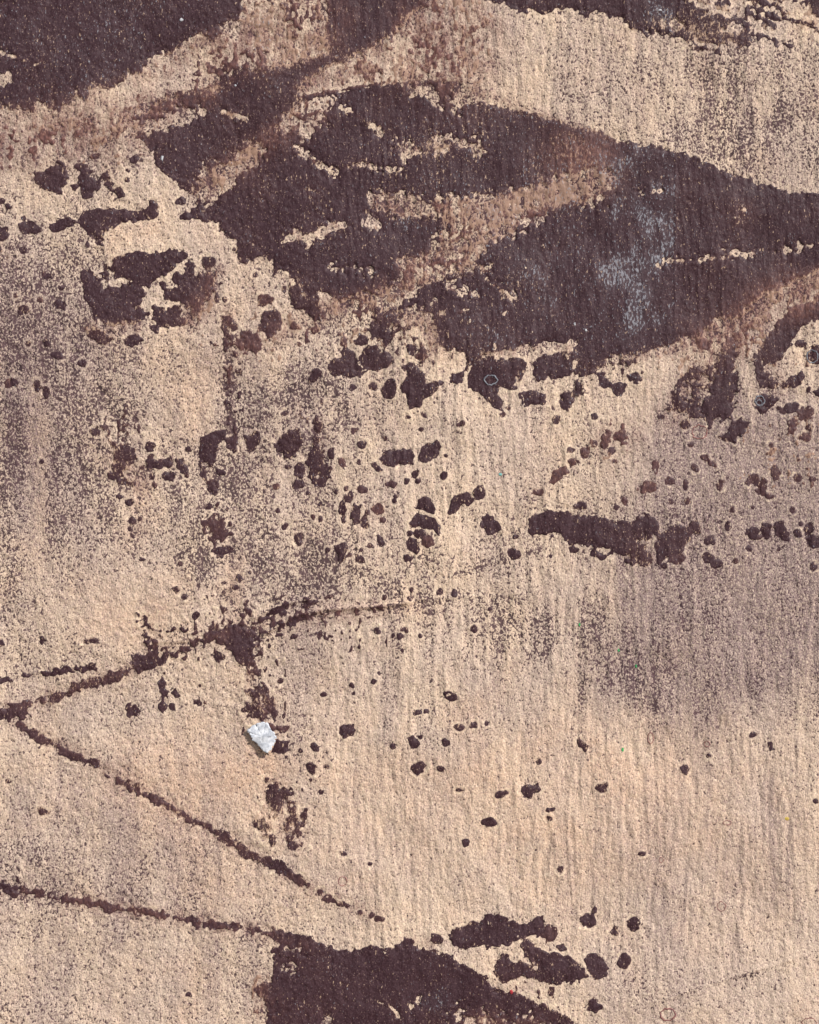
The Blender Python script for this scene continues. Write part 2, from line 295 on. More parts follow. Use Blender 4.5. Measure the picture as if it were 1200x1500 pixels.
C([(595,463),(612,460),(628,466)], 6, w=4)
C([(963,386),(985,381),(1005,381)], 3, w=2.6); C([(1028,379),(1050,378),(1072,374),(1105,372)], 3.5, w=2.8); C([(1150,368),(1175,361)], 3, w=2); C([(1183,360),(1205,357)], 3, w=2.5)
C([(940,285),(965,281)], 2.5, w=1.4)
C([(327,165),(345,168),(360,174)], 1.5, w=3.4); C([(312,132),(316,128)], 1, w=2)
C([(288,292),(290,262),(298,243),(305,252),(320,245),(330,250),(345,235),(350,222),(362,203),(370,214),(380,210),(384,220),(378,236),(368,245),(345,260),(335,275),(303,300)], 4.5)
C([(173,220),(190,205),(207,196),(233,192),(247,186),(267,180),(293,168),(307,161),(283,160),(260,163),(240,171),(213,178),(187,178),(180,195)], 3.5)
C([(0,77),(18,84),(38,90),(52,96),(62,90)], 2, w=1.8); C([(-5,118),(10,116)], 2.5, w=8); C([(-5,14),(40,-20)], 1, w=0)
C([(330,42),(338,46)], 3, w=6)
C([(985,36),(990,40)], 3, w=4); C([(970,32),(973,35)], 2, w=3); C([(1012,45),(1020,58)], 3, w=1.5)
C([(710,519),(740,514),(800,507),(842,502),(838,520),(815,514),(790,521),(760,520),(730,525),(716,522)], 1.5)
C([(1003,575),(1030,575)], 6, w=7); C([(1030,560),(1045,545)], 5, w=1)
C([(180,697),(193,689),(201,693),(195,701),(184,702)], 1.2); C([(464,698),(465,699)], 1, w=3)
C([(400,1384),(425,1390),(458,1393)], 2, w=1.6); C([(400,1382),(405,1383)], 1.5, w=6); C([(418,1419),(425,1414)], 4, w=2.5)
C([(550,1466),(572,1474),(586,1492)], 1.5, w=1.4); C([(474,1498),(482,1494)], 2.5, w=4); C([(604,1474),(612,1466)], 2.5, w=1.4)
C([(655,1478),(668,1486),(690,1499),(715,1493),(735,1496),(760,1490),(785,1498),(815,1512),(840,1540),(840,1600),(690,1600),(680,1520),(662,1490)], 6)
C([(755,563),(762,550)], 3, w=3); C([(1140,535),(1160,512)], 3, w=1)
C([(880,283),(893,270)], 4, w=4)

ZONES = [
 ([(352,-60),(345,40),(290,75),(225,100),(300,125),(400,104),(480,84),(478,-60)], .2, .4, 'torn brushed reddish paint above the dark band'),
 ([(640,-60),(600,25),(560,60),(500,100),(520,125),(600,125),(700,122),(715,60),(700,-40)], .45, .75, 'soft reddish brown brushed paint'),
 ([(-60,185),(60,180),(120,165),(215,140),(225,185),(150,215),(60,235),(-60,250)], .5, .8, 'faded brown brushed band of paint'),
 ([(290,292),(290,240),(350,190),(430,140),(495,140),(480,200),(400,255),(330,290)], .25, .4, 'shreds of paint across the pale wedge'),
 ([(640,350),(650,290),(740,270),(830,235),(905,240),(890,300),(800,325),(730,350),(690,370)], -.6, .6, 'brushed reddish paint along the pale seam'),
 ([(500,500),(540,440),(590,385),(650,360),(735,335),(700,392),(620,425),(560,475)], -.25, .45, 'brushed reddish paint in the pale streak'),
 ([(350,520),(420,470),(500,450),(470,500),(400,530)], .7, .45, 'thin brushed paint below the dark field'),
 ([(1040,520),(1080,465),(1140,420),(1260,380),(1260,450),(1150,470),(1100,530)], .35, .6, 'reddish brushed paint at the right edge'),
 ([(940,520),(1000,490),(1060,470),(1060,520),(1000,545)], .7, .4, 'shreds of paint below the dark field'),
 ([(560,450),(690,420),(685,530),(640,520),(560,500)], .15, .15, 'ragged paint beside the pale streak'),
 ([(860,520),(940,515),(925,545),(870,545)], .3, .15, 'ragged fringe of paint'),
 ([(980,-40),(1260,-40),(1260,60),(1100,65),(1050,30)], .75, .25, 'scraped paint at the top right'),
 ([(640,1450),(720,1440),(800,1475),(830,1520),(650,1520)], .0, .15, 'thin worn paint at the bottom edge'),
 ([(376,1440),(402,1430),(400,1500),(385,1490)], .2, .5, 'soft brown edge of the bottom sheet'),
 ([(150,605),(205,600),(215,660),(160,670)], .7, .2, 'thin smudge of paint'),
 ([(270,440),(318,420),(310,490),(270,500)], .7, .5, 'brown smear of paint'),
 ([(870,620),(930,620),(930,670),(870,670)], .9, .7, 'faint brown smear'),
 ([(1090,620),(1260,600),(1260,700),(1120,720)], 1.25, .6, 'faint brown smear at the right edge'),
 ([(440,590),(490,590),(480,660),(440,650)], .5, .1, 'thin dark smear of paint'),
 ([(330,530),(350,480),(345,620),(330,640)], -.15, .1, 'thin dark run of paint'),
 ([(362,965),(395,965),(412,1060),(395,1070),(368,1050),(360,1010)], .05, .1, 'broken trail of paint above the white flake'),
 ([(385,1140),(430,1150),(450,1200),(445,1240),(380,1230),(375,1195),(390,1185)], .15, .1, 'broken trail of paint below the white flake'),
 ([(300,905),(400,890),(480,878),(560,885),(470,905),(380,945),(300,950)], .3, .15, 'broken paint round the star shaped junction'),
 ([(300,735),(345,760),(335,800),(300,790)], .7, .2, 'broken trail of paint in the left middle'),
 ([(355,905),(372,800),(372,905)], .8, .1, 'thin broken run of paint'),
 ([(200,900),(290,915),(290,955),(205,960)], .75, .2, 'broken paint left of the junction'),
]
# ------------------------------------------------------------------ distance fields
def sdf(kind, pts, w, X, Y):
    """positive inside, in photo pixels"""
    a = pts; n = len(pts)
    segs = [(pts[i], pts[(i + 1) % n]) for i in range(n if kind == 'P' else n - 1)]
    d2 = np.full(X.shape, 1e9, np.float32)
    ins = np.zeros(X.shape, bool)
    for (x0, y0), (x1, y1) in segs:
        ex, ey = x1 - x0, y1 - y0
        px_, py_ = X - x0, Y - y0
        L2 = ex * ex + ey * ey + 1e-9
        t = np.clip((px_ * ex + py_ * ey) / L2, 0, 1)
        d2 = np.minimum(d2, (px_ - t * ex) ** 2 + (py_ - t * ey) ** 2)
        if kind == 'P' and y0 != y1:
            c = (y0 > Y) != (y1 > Y)
            ins ^= c & (X < (ex * (Y - y0) / ey + x0))
    d = np.sqrt(d2)
    return np.where(ins, d, -d) if kind == 'P' else w - d

EDGE = (.38 * N6 + .46 * N3 + .55 * N2 + .22 * NV)
EDGEC = (.38 * N6 + .45 * N3 + .85 * N2 + .5 * NV)
TORN = .55 * noise(1.6, 6) + .55 * N3 + .45 * N2 + .35 * noise(5, 9)
def window(pts, pad):
    i0 = max(0, int((pts[:, 1].min() - pad - Y0) / PITCH)); i1 = min(NY, int((pts[:, 1].max() + pad - Y0) / PITCH) + 2)
    j0 = max(0, int((pts[:, 0].min() - pad - X0) / PITCH)); j1 = min(NX, int((pts[:, 0].max() + pad - X0) / PITCH) + 2)
    return slice(i0, i1), slice(j0, j1)

F = np.full((NY, NX), -60, np.float32)
ID = np.full((NY, NX), -1, np.int32)
BR = np.zeros((NY, NX), np.float32)
for k, (kind, pts, w, rough, brown, nm, lb) in enumerate(SH):
    sl = window(pts, 30 + w)
    if sl[0].stop <= sl[0].start or sl[1].stop <= sl[1].start: continue
    f = sdf(kind, pts, w, GX[sl], GY[sl]) + (rough + .5) * (.72 if kind == 'P' else .95) * EDGE[sl] + (.8 if kind == 'L' else 1.1 if nm == 'paint_spot' else .5)
    m = f > F[sl]
    F[sl][m] = f[m]; ID[sl][m] = k
    BR[sl][m] = brown
FC = np.full((NY, NX), -60, np.float32)
for kind, pts, w, rough in CUT:
    sl = window(pts, 30 + w)
    f = sdf(kind, pts, w, GX[sl], GY[sl]) - rough * EDGEC[sl] - .12 * rough - .5
    FC[sl] = np.maximum(FC[sl], f)
FD = F.copy()
F = np.minimum(F, -FC)
# brushed zones: paint dragged thin, torn into shreds
for pts, thr, brown, name in ZONES:
    pts = np.array(pts, float); k = len(SH)
    SH.append(('Z', pts, 0, 0, brown, 'brushed_paint', name))
    sl = window(pts, 6)
    d = sdf('P', pts, 0, GX[sl], GY[sl]) + 6 * N6[sl]
    f = 2.2 * (TORN[sl] - thr - .9 * (1 - smooth(d, -4, 16)))
    m = f > F[sl]
    m &= (f > -3)
    F[sl][m] = f[m]; ID[sl][m] = k
    BR[sl][m] = brown
# pinholes and chips worn through the dark paint
chip = noise(2.0) * .8 + .5 * N14 - 3.75
F = np.minimum(F, -chip * 3)

# ------------------------------------------------------------------ tone maps
def blob(cx, cy, rx, ry, amp, p=2.0):
    r = ((GX - cx) / rx) ** 2 + ((GY - cy) / ry) ** 2
    return amp * np.exp(-r ** (p / 2))
def stroke(pts, w, amp, soft=1.0):
    pts = np.array(pts, float); sl = window(pts, w * 3)
    out = np.zeros((NY, NX), np.float32)
    d = -sdf('L', pts, 0, GX[sl], GY[sl])
    out[sl] = amp * np.exp(-(d / w) ** 2)
    return out
S = np.full((NY, NX), .085, np.float32) - .05 * smooth(GX, 400, 560) * smooth(GY, 1000, 1120)          # how much of the beige is peppered with dark paint
for b in ((60,470,110,130,.26),(90,700,60,120,.30),(10,680,30,170,.22),(20,860,90,90,.16),(180,560,90,70,.14),(170,620,30,40,.3),(240,680,110,60,.2),
          (430,575,95,75,.34),(338,560,13,90,.35),(345,650,20,60,.12),(325,720,22,60,.15),(330,790,25,50,.15),(345,890,40,40,.2),(385,1000,18,50,.12),(400,1060,18,50,.10),(410,1210,28,40,.14),(350,930,60,25,.15),(480,620,60,45,.2),(215,760,100,60,.2),(380,820,110,60,.26),(350,740,60,70,.14),(520,850,160,45,.24),(310,780,30,40,.15),
          (740,910,130,35,.24),(890,955,95,80,.14),(60,480,90,110,.12),(100,700,30,110,.14),(150,620,30,120,.1),(425,590,80,60,.08),(475,610,40,45,.1),(420,830,110,40,.12),(290,800,30,60,.14),(15,740,25,160,.1),(1140,120,70,100,.05),(1010,240,60,40,.1),(940,1000,90,45,.08),(1010,1010,150,50,.10),(830,930,90,50,.08),(1060,860,190,140,.10),(1030,200,90,110,.24),(1150,180,90,110,.18),(1100,90,120,30,.12),
          (860,130,120,90,.07),(1000,90,100,50,.1),(370,395,60,50,.08),(20,620,40,60,.1),(60,1500,180,150,.10),(100,1300,160,60,.08),(230,1260,90,120,.06),
          (20,1250,70,50,.15),(370,1430,50,60,.14),(940,1440,70,40,.10),(1060,1400,120,90,.05),(1090,1440,60,30,.08),(440,1060,40,120,.06),(455,1340,90,40,.05),
          (640,790,50,40,.16),(720,830,70,30,.1),(500,745,40,50,.14),(300,930,80,20,.1),(850,750,160,30,.08),(700,620,30,80,.06),(130,240,60,40,.12),
          (110,330,120,40,.06),(40,400,70,60,.08),(140,960,150,50,.05),(590,570,70,60,.05),(400,690,60,50,.1),(1150,1020,70,60,.06)):
    S += blob(*b)
for b in ((55,660,16,90,-.34),(50,780,18,60,-.2),(180,900,70,50,-.18),(255,345,60,25,-.12),(250,1150,90,50,-.06),(620,400,10,10,-.1),(300,600,22,60,-.12),
          (345,850,18,60,-.25),(205,730,30,60,-.10),(950,560,30,50,-.1),(810,870,120,30,-.06),(600,1200,300,120,-.04),(1000,1200,200,80,-.04),(45,570,12,30,-.2),(700,560,90,30,-.05)):
    S += blob(*b)
S *= 1 + .17 * STREAK * (.35 + .65 * smooth(GX, 350, 520)) + .22 * noise(9, 14)
S += .05 * STREAK * smooth(GY, 540, 640) * smooth(GX, 380, 500) * (1 - smooth(GY, 1060, 1160))
fr = np.where(FD < 0, np.exp(np.clip(FD, -60, 0) / 5.5), 1)
S += .20 * fr * (F < 0) * (FC < -1)
S += .22 * smooth(FC, -4, 1) * (F < 0)
S += stroke([(960,1466),(1060,1435),(1110,1426),(1220,1392)], 3, .15) + stroke([(660,845),(740,818),(800,803)], 4, .3) + stroke([(560,892),(700,872),(760,880)], 7, .15) + stroke([(1085,1428),(1108,1426)], 3, .25) + stroke([(338,480),(338,640)], 8, .25)
S = np.where(S > .42, .42 + (S - .42) * .45, S)
S = np.clip(S, .0, .62)

FIB = noise(1.4, 7); nb = .22 + .78 * smooth(.6 * FIB + .4 * noise(4, 9) + .45 * N3 + .35 * N14, -1.3, .9)
nb2 = smooth(.6 * N6 + .6 * NV + .4 * N3, -1.0, 1.2)
B = np.zeros((NY, NX), np.float32)              # thin brown wash
for s in (([(-60,208),(60,196),(130,186),(200,166),(300,138)], 19, 1.1), ([(-60,190),(100,178),(210,150)], 30, .5), ([(450,128),(540,98)], 16, .6), ([(620,50),(660,100)], 60, .8), ([(690,30),(650,90),(600,110)], 26, .8), ([(30,225),(200,200)], 34, .45), ([(-40,235),(60,222),(150,205),(200,188)], 22, .6),
          ([(600,110),(640,95),(700,70),(715,40)], 20, .75), ([(560,80),(620,40),(700,10)], 22, .5), ([(600,120),(720,90)], 10, .5), ([(440,60),(470,30)], 22, .45),
          ([(340,80),(460,30)], 50, .8), ([(230,110),(330,60)], 22, .45), ([(300,90),(400,80)], 14, .4), ([(470,170),(420,190),(370,230),(310,270)], 22, .55), ([(700,320),(780,295),(880,265)], 20, .8),
          ([(590,400),(660,365),(700,340)], 14, .7), ([(350,510),(430,480),(520,440),(600,400)], 18, .5), ([(850,235),(880,225)], 20, .5),
          ([(1030,505),(1080,480),(1150,440),(1240,410)], 26, .95), ([(280,470),(315,400)], 16, .5), ([(200,780),(210,700)], 14, .16), ([(880,640),(930,640)], 18, .35),
          ([(700,1492),(790,1496)], 14, .4), ([(385,1455),(395,1480)], 20, .6), ([(420,1415),(430,1410)], 12, .4), ([(-60,1290),(60,1308),(250,1340)], 8, .35),
          ([(380,1120),(420,1140)], 10, .1), ([(600,1375),(640,1385)], 8, .3), ([(190,640),(200,610)], 12, .3), ([(380,1370),(450,1385)], 9, .4)):
    B = np.maximum(B, stroke(*s))
for st_ in (([(26,1060),(140,1117),(262,1190),(445,1296),(555,1346)], 11, .35), ([(-60,1294),(130,1322),(400,1368)], 13, .5), ([(190,980),(60,1025),(-60,1045)], 12, .35), ([(300,935),(430,905),(560,890)], 14, .35),
            ([(220,960),(300,940)], 14, .3), ([(365,960),(400,1060)], 14, .3), ([(400,1140),(430,1240)], 20, .22), ([(335,460),(338,640)], 9, .4)):
    B = np.maximum(B, stroke(*st_))
B = np.clip(B * 1.15, 0, 1) * nb
B = np.maximum(B, .55 * smooth(FC, -5, 2) * smooth(.7 * N3 + .5 * NV + .5 * N6, -.2, 1.4) * (GY < 620))
MAUVE = np.zeros((NY, NX), np.float32)          # fine grey-mauve grime film
for b in ((1080,760,220,190,.75,4),(1010,930,130,110,.6,3),(1180,650,70,70,.3),(1120,980,120,60,.25),(440,1080,28,150,.35),(20,700,30,160,.3),(10,900,50,80,.2),(120,1450,200,160,.22),
          (150,1250,200,70,.16),(1080,1350,200,150,.16),(130,220,220,35,.25),(370,600,30,70,.25),(215,560,110,90,.2),(960,130,150,100,.2),(840,100,120,60,.15),(450,640,50,60,.2),(330,1420,60,60,.2),(460,1440,60,80,.3)):
    MAUVE += blob(*b)
MAUVE += .19 + .10 * STREAK + .10 * noise(30, 60) + .07 * noise(60, 140)
MAUVE *= (.75 + .25 * STREAK) * (1 - .55 * smooth(STREAK, .9, 1.8))
for b in ((60,520,90,130,.35),(100,740,60,120,.35),(450,950,40,80,.3),(200,500,150,80,.15),(380,740,60,120,.2),(1130,860,120,190,.45),(980,880,110,120,.38),(30,620,40,200,.2),(200,1230,180,120,.12),(120,1010,160,60,.1),(980,1010,60,70,.35),(870,1000,40,60,.3),
          (1080,640,130,60,.35),(560,1000,200,60,.1),(480,1250,40,60,.12),(1150,1250,100,100,.12),(700,1280,150,60,.1),(90,1180,110,60,.15),(820,180,100,30,.2),(540,180,60,60,.1),(100,200,150,40,.3)):
    MAUVE += blob(*b)
for b in ((980,960,130,80,.42),(1100,720,130,110,.32),(1150,900,120,120,.2),(60,480,80,100,.2),(40,720,60,140,.2),(1060,830,150,110,.2),(100,620,110,160,.18),(430,590,70,60,.25),(1170,820,60,160,.2)):
    MAUVE += blob(*b)
MAUVE = np.clip(MAUVE * 1.05, 0, 1)
PEACH = np.zeros((NY, NX), np.float32)          # warmer, cleaner plaster
for b in ((55,670,22,110,.8),(200,900,90,60,.6),(260,1150,120,70,.7),(385,1120,30,40,.8),(290,600,40,80,.5),(205,740,30,60,.5),(345,860,20,60,.7),(300,1290,120,50,.4),(280,1450,40,80,.5),
          (230,340,90,30,.4),(620,1150,350,120,.35),(950,1200,250,130,.4),(580,890,60,12,.5),(230,530,80,50,.3),(800,1350,100,60,.2)):
    PEACH += blob(*b)
PEACH = np.clip(PEACH + .12 * N14, 0, 1)
BLOOM = np.zeros((NY, NX), np.float32)          # whitish bloom on the dark paint
for b in ((840,340,240,190,.17),(935,350,50,170,.42),(955,420,34,110,.22),(935,395,36,30,.10),(955,455,30,30,.14),(900,470,24,30,.16),(915,235,22,30,.2),(920,515,26,26,.18),
          (970,15,26,16,.4),(1000,45,40,20,.3),(150,60,200,120,.12),(640,1462,22,12,.5),(600,330,30,12,.3),(700,310,40,12,.15),(400,60,20,60,.2),(480,110,30,10,.3)):
    BLOOM += blob(*b)
BLOOM *= np.where(GX < 989, 1, .05) * (.3 + .9 * smooth(.7 * noise(5, 9) + .45 * N14, -.8, 1.2))             # stops at the upright edge
BLOOM = np.clip(BLOOM * (.8 + .3 * N14), 0, 1)
WEAR = np.full((NY, NX), .012, np.float32)      # beige grains standing through the dark paint
WEAR += blob(850,235,50,40,.10) + blob(640,220,90,40,.10) + blob(460,340,70,40,.05) + blob(520,380,90,50,.03) + blob(80,40,150,60,.02) + blob(740,410,40,40,.06)
WEAR += blob(1010,40,80,30,.16) + blob(800,290,90,40,.1) + blob(700,1485,60,20,.06) + blob(430,50,60,60,.15) + blob(330,140,60,20,.04)+ blob(560,260,80,30,.06) + blob(160,1000,150,40,.1) + blob(380,1150,60,120,.12) + blob(930,790,50,40,.06)
WEAR = WEAR * .75 + .16 * np.exp(-np.clip(F, 0, 50) / 2.5)
WEAR += np.where(np.array([sh[0] == 'Z' and sh[4] > .2 for sh in SH] + [False])[ID], .30 * np.exp(-np.clip(F, 0, 50) / 5.0) + .05, 0)
WEAR = np.clip(WEAR * (1 + .6 * N14) + .02 * smooth(N14, .8, 2), 0, .8)
SEAM = np.zeros((NY, NX), np.float32)
for st_ in (([(-60,165),(100,150),(215,100),(350,30)], 16, .55), ([(380,-40),(470,10),(478,80),(400,100),(300,135),(215,160)], 16, .9), ([(640,-20),(600,25),(560,60),(480,95),(430,130)], 14, .9), ([(430,150),(400,190),(340,230),(290,280)], 20, .65),
            ([(560,300),(640,320),(720,310),(800,285),(900,255)], 24, .9), ([(590,385),(700,350),(740,340)], 16, .9), ([(500,440),(590,420),(690,390)], 18, .9), ([(590,118),(700,135),(900,205)], 10, .5),
            ([(820,200),(890,240)], 30, .8), ([(1035,490),(1100,450),(1200,400)], 22, .9), ([(860,535),(940,520),(1030,495)], 14, .7), ([(560,465),(630,465),(640,510)], 22, .7), ([(390,380),(430,430),(480,450)], 10, .4),
            ([(985,600),(1080,510)], 30, .5), ([(690,1490),(800,1500)], 10, .3), ([(390,1430),(385,1490)], 9, .8), ([(280,470),(310,400)], 16, .7), ([(130,480),(200,480)], 16, .8), ([(500,245),(600,215),(700,215)], 14, .6), ([(1000,40),(1090,60)], 16, .6), ([(800,505),(700,520)], 5, .3),
            ([(170,670),(200,705)], 20, .5), ([(300,650),(305,700)], 14, .4), ([(470,620),(470,700)], 12, .4), ([(900,790),(950,820)], 16, .6), ([(1110,480),(1140,570)], 20, .4), ([(350,930),(380,1060)], 14, .2)):
    SEAM = np.maximum(SEAM, stroke(st_[0], st_[1] * .72, st_[2]))
SEAM *= (GX > -100)
WEAR = np.clip(WEAR + SEAM * (.60 * np.exp(-np.clip(F, 0, 80) / 4.2) + .04), 0, .8)
FB = np.clip(.6 * SEAM * np.exp(-np.clip(F, 0, 80) / 8) + BR + .75 * B + blob(1160,440,70,35,.5) + blob(850,235,60,45,.7) + .05 * N14, 0, 1)   # brown of the film itself

# ------------------------------------------------------------------ relief (metres)
brush = smooth(GX, 380, 560) * (1 - .5 * smooth(GY, 1350, 1450))
grit = 1 - .35 * brush
VB = noise(2.4, 17)
S = np.clip(S + SEAM * .34 * np.exp(np.clip(F, -60, 0) / 7) * (F < 0), -.25, .6)
B = np.clip(B + (.7 + .35 * (GX > 480) * (GY > 220)) * SEAM * nb, 0, 1)
rel = (.00024 * grit * N2 + .00030 * N3 * grit + .00026 * N6 + .00038 * NV * (.35 + .65 * brush) + .00026 * VB * brush * (.6 + .6 * smooth(noise(30, 50), -1, 1)) + .0007 * brush * np.exp(-(noise(9, 60) / .10) ** 2) * smooth(noise(20, 40), .1, 1.0) + .00045 * brush * np.exp(-(noise(5, 26) / .13) ** 2) * smooth(N14, -.3, .8) + .0004 * np.exp(-(noise(9, 11) / .07) ** 2) * smooth(N14, .2, 1.2) + .0009 * noise(22) + .0016 * noise(70))
# raised lips: the ridges beside the star-shaped junction
for pts, w, a in (([(385,930),(430,902),(480,892),(560,888),(600,882)], 4, .0035), ([(372,905),(410,886),(450,878)], 3, .0022), ([(215,942),(270,938)], 3, .0015), ([(552,1240),(555,1215),(575,1190)], 2, .0012),
                  ([(600,880),(700,872)], 3, .001), ([(980,1460),(1060,1435),(1180,1400)], 3, .001), ([(200,235),(222,232),(225,270)], 2.5, .0015), ([(990,230),(988,505)], 1.6, .0007)):
    rel += stroke(pts, w, a)
edge = np.minimum(np.minimum(GX - X0, X1 - GX), np.minimum(GY - Y0, Y1 - GY))
fade = smooth(edge, 0, 30)
rel *= fade
RIM = np.exp(-((F + 2.6) / 1.7) ** 2) * (FD > -40) * smooth(N6 + .6 * N14, -1.4, .6)
S = S * (1 - .9 * RIM) - .22 * RIM * (BR < .4)
rel += .00035 * RIM
S = S * fade + .14 * (1 - fade); MAUVE *= fade; B *= fade; PEACH *= fade
F = np.where(edge < 6, np.minimum(F, -5), F)
ZK = np.array([sh[0] == 'Z' for sh in SH] + [False])[ID]
film = .00050 * np.clip(F / 1.6, -1.6, 1)
film += smooth(F, .5, 12) * .0005 * (1 - .7 * ZK)                                  # the coat is thickest away from its edges
film -= smooth(F, 1, 5) * (.35 * (.00030 * N3 + .00024 * N2) + .5 * .0003 * NV * (.35 + .65 * brush) + .00022 * VB * brush + .00010 * N6)      # and has filled the brush marks

# ------------------------------------------------------------------ materials
def nd(t, typ, loc=(0, 0), **kw):
    n = t.nodes.new(typ)
    for k, v in kw.items(): setattr(n, k, v)
    return n

def newmat(name):
    m = bpy.data.materials.new(name); m.use_nodes = True
    t = m.node_tree
    return m, t, t.nodes['Principled BSDF']

def tex(t, scale, detail=2.0, rough=.55, squash=(1, 1, 1), offs=0.0, distort=0.0):
    tc = t.nodes.get('TC') or nd(t, 'ShaderNodeTexCoord'); tc.name = 'TC'
    mp = nd(t, 'ShaderNodeMapping')
    mp.inputs['Scale'].default_value = squash
    mp.inputs['Location'].default_value = (offs, offs * .7, offs * 1.3)
    t.links.new(tc.outputs['Object'], mp.inputs[0])
    n = nd(t, 'ShaderNodeTexNoise')
    n.inputs['Scale'].default_value = scale; n.inputs['Detail'].default_value = detail
    n.inputs['Roughness'].default_value = rough; n.inputs['Distortion'].default_value = distort
    t.links.new(mp.outputs[0], n.inputs['Vector'])
    return n.outputs['Fac']

def rng_(t, v, a, b, c=0.0, d=1.0, smoothstep=True):
    n = nd(t, 'ShaderNodeMapRange'); n.interpolation_type = 'SMOOTHSTEP' if smoothstep else 'LINEAR'
    t.links.new(v, n.inputs[0])
    for i, x in enumerate((a, b, c, d)): n.inputs[i + 1].default_value = x
    return n.outputs[0]

def ma(t, op, a, b=None, c=None, clamp=False):
    n = nd(t, 'ShaderNodeMath', operation=op); n.use_clamp = clamp
    for i, x in enumerate((a, b, c)):
        if x is None: continue
        if isinstance(x, (int, float)): n.inputs[i].default_value = x
        else: t.links.new(x, n.inputs[i])
    return n.outputs[0]

def mx(t, f, a, b):
    n = nd(t, 'ShaderNodeMix', data_type='RGBA')
    for s, x in ((n.inputs[0], f), (n.inputs[6], a), (n.inputs[7], b)):
        if isinstance(x, (int, float)): s.default_value = x
        elif isinstance(x, tuple): s.default_value = (*x, 1)
        else: t.links.new(x, s)
    return n.outputs[2]

def attr(t, name):
    a = nd(t, 'ShaderNodeAttribute'); a.attribute_name = name
    s = nd(t, 'ShaderNodeSeparateColor')
    t.links.new(a.outputs['Color'], s.inputs[0])
    return s.outputs[0], s.outputs[1], s.outputs[2], a.outputs['Alpha']

def cover(t, n, dens, soft=.035):
    """grains: 1 where noise n exceeds a threshold set by density"""
    th = ma(t, 'MULTIPLY_ADD', dens, -.40, .70)
    d = ma(t, 'SUBTRACT', n, th)
    return rng_(t, d, -soft, soft)

DARK = (.042, .0165, .022)
BROWN = (.185, .080, .066)
CREAM = (.74, .56, .41)

def plaster_material():
    m, t, bs = newmat('beige_plaster')
    s, br, mv, pc = attr(t, 'pigment')
    n1 = tex(t, 300, 1.0, .5, (1, 1, .82), distort=.4)
    n2 = tex(t, 520, 1.5, .6, (1, 1, .8), 3.1)
    n3 = tex(t, 70, 3, .6, (1, 1, .7), 7.7)
    n4 = tex(t, 14, 3, .55, (1, 1, .6), 1.7)
    # plaster ground
    col = mx(t, rng_(t, n4, .35, .65), CREAM, (.66, .505, .40))
    col = mx(t, ma(t, 'MULTIPLY', pc, .95), col, (.76, .505, .345))
    col = mx(t, rng_(t, n3, .42, .70, 0, .4), col, (.50, .385, .315))
    col = mx(t, rng_(t, n2, .50, .66, 0, .50), col, (.40, .27, .265))
    col = mx(t, rng_(t, n2, .50, .32, 0, .6), col, (.90, .74, .57))
    # mauve film, broken by grains
    mf = ma(t, 'MULTIPLY', mv, rng_(t, n2, .30, .58, .35, 1.0))
    col = mx(t, ma(t, 'MULTIPLY', mf, .88), col, (.25, .175, .175))
    # brown wash
    bf = ma(t, 'MULTIPLY', br, rng_(t, ma(t, 'ADD', ma(t, 'MULTIPLY', n1, .6), ma(t, 'MULTIPLY', n3, .4)), .36, .58, .45, 1.0))
    soft = ma(t, 'MULTIPLY', br, rng_(t, n2, .3, .6, .25, .75))
    col = mx(t, ma(t, 'MULTIPLY', soft, .9, clamp=True), col, (.33, .19, .165))
    col = mx(t, ma(t, 'MULTIPLY', bf, .85, clamp=True), col, BROWN)
    col = mx(t, rng_(t, s, -.02, -.25, 0, .8), col, (.88, .70, .50))      # pale crust round the marks
    # dark pepper
    dens = ma(t, 'ADD', s, ma(t, 'MULTIPLY', ma(t, 'SUBTRACT', n3, .5), .30))
    dens = ma(t, 'ADD', dens, ma(t, 'MULTIPLY', br, .15))
    g = cover(t, n1, dens, .03)
    g2 = cover(t, n2, ma(t, 'MULTIPLY', dens, .85), .05)
    gg = ma(t, 'MAXIMUM', g, ma(t, 'MULTIPLY', g2, .75))
    col = mx(t, ma(t, 'MULTIPLY', gg, .93), col, mx(t, rng_(t, n3, .4, .6), (.060, .031, .040), (.105, .058, .066)))
    t.links.new(col, bs.inputs['Base Color'])
    bs.inputs['Roughness'].default_value = .85
    bs.inputs['Specular IOR Level'].default_value = .25
    h = ma(t, 'ADD', ma(t, 'MULTIPLY', n1, -1.0), ma(t, 'MULTIPLY', tex(t, 420, 3, .7, (1, 1, .45), 9.3), 1.1))
    bp = nd(t, 'ShaderNodeBump'); bp.inputs['Strength'].default_value = .7; bp.inputs['Distance'].default_value = .0022
    t.links.new(h, bp.inputs['Height']); t.links.new(bp.outputs[0], bs.inputs['Normal'])
    return m

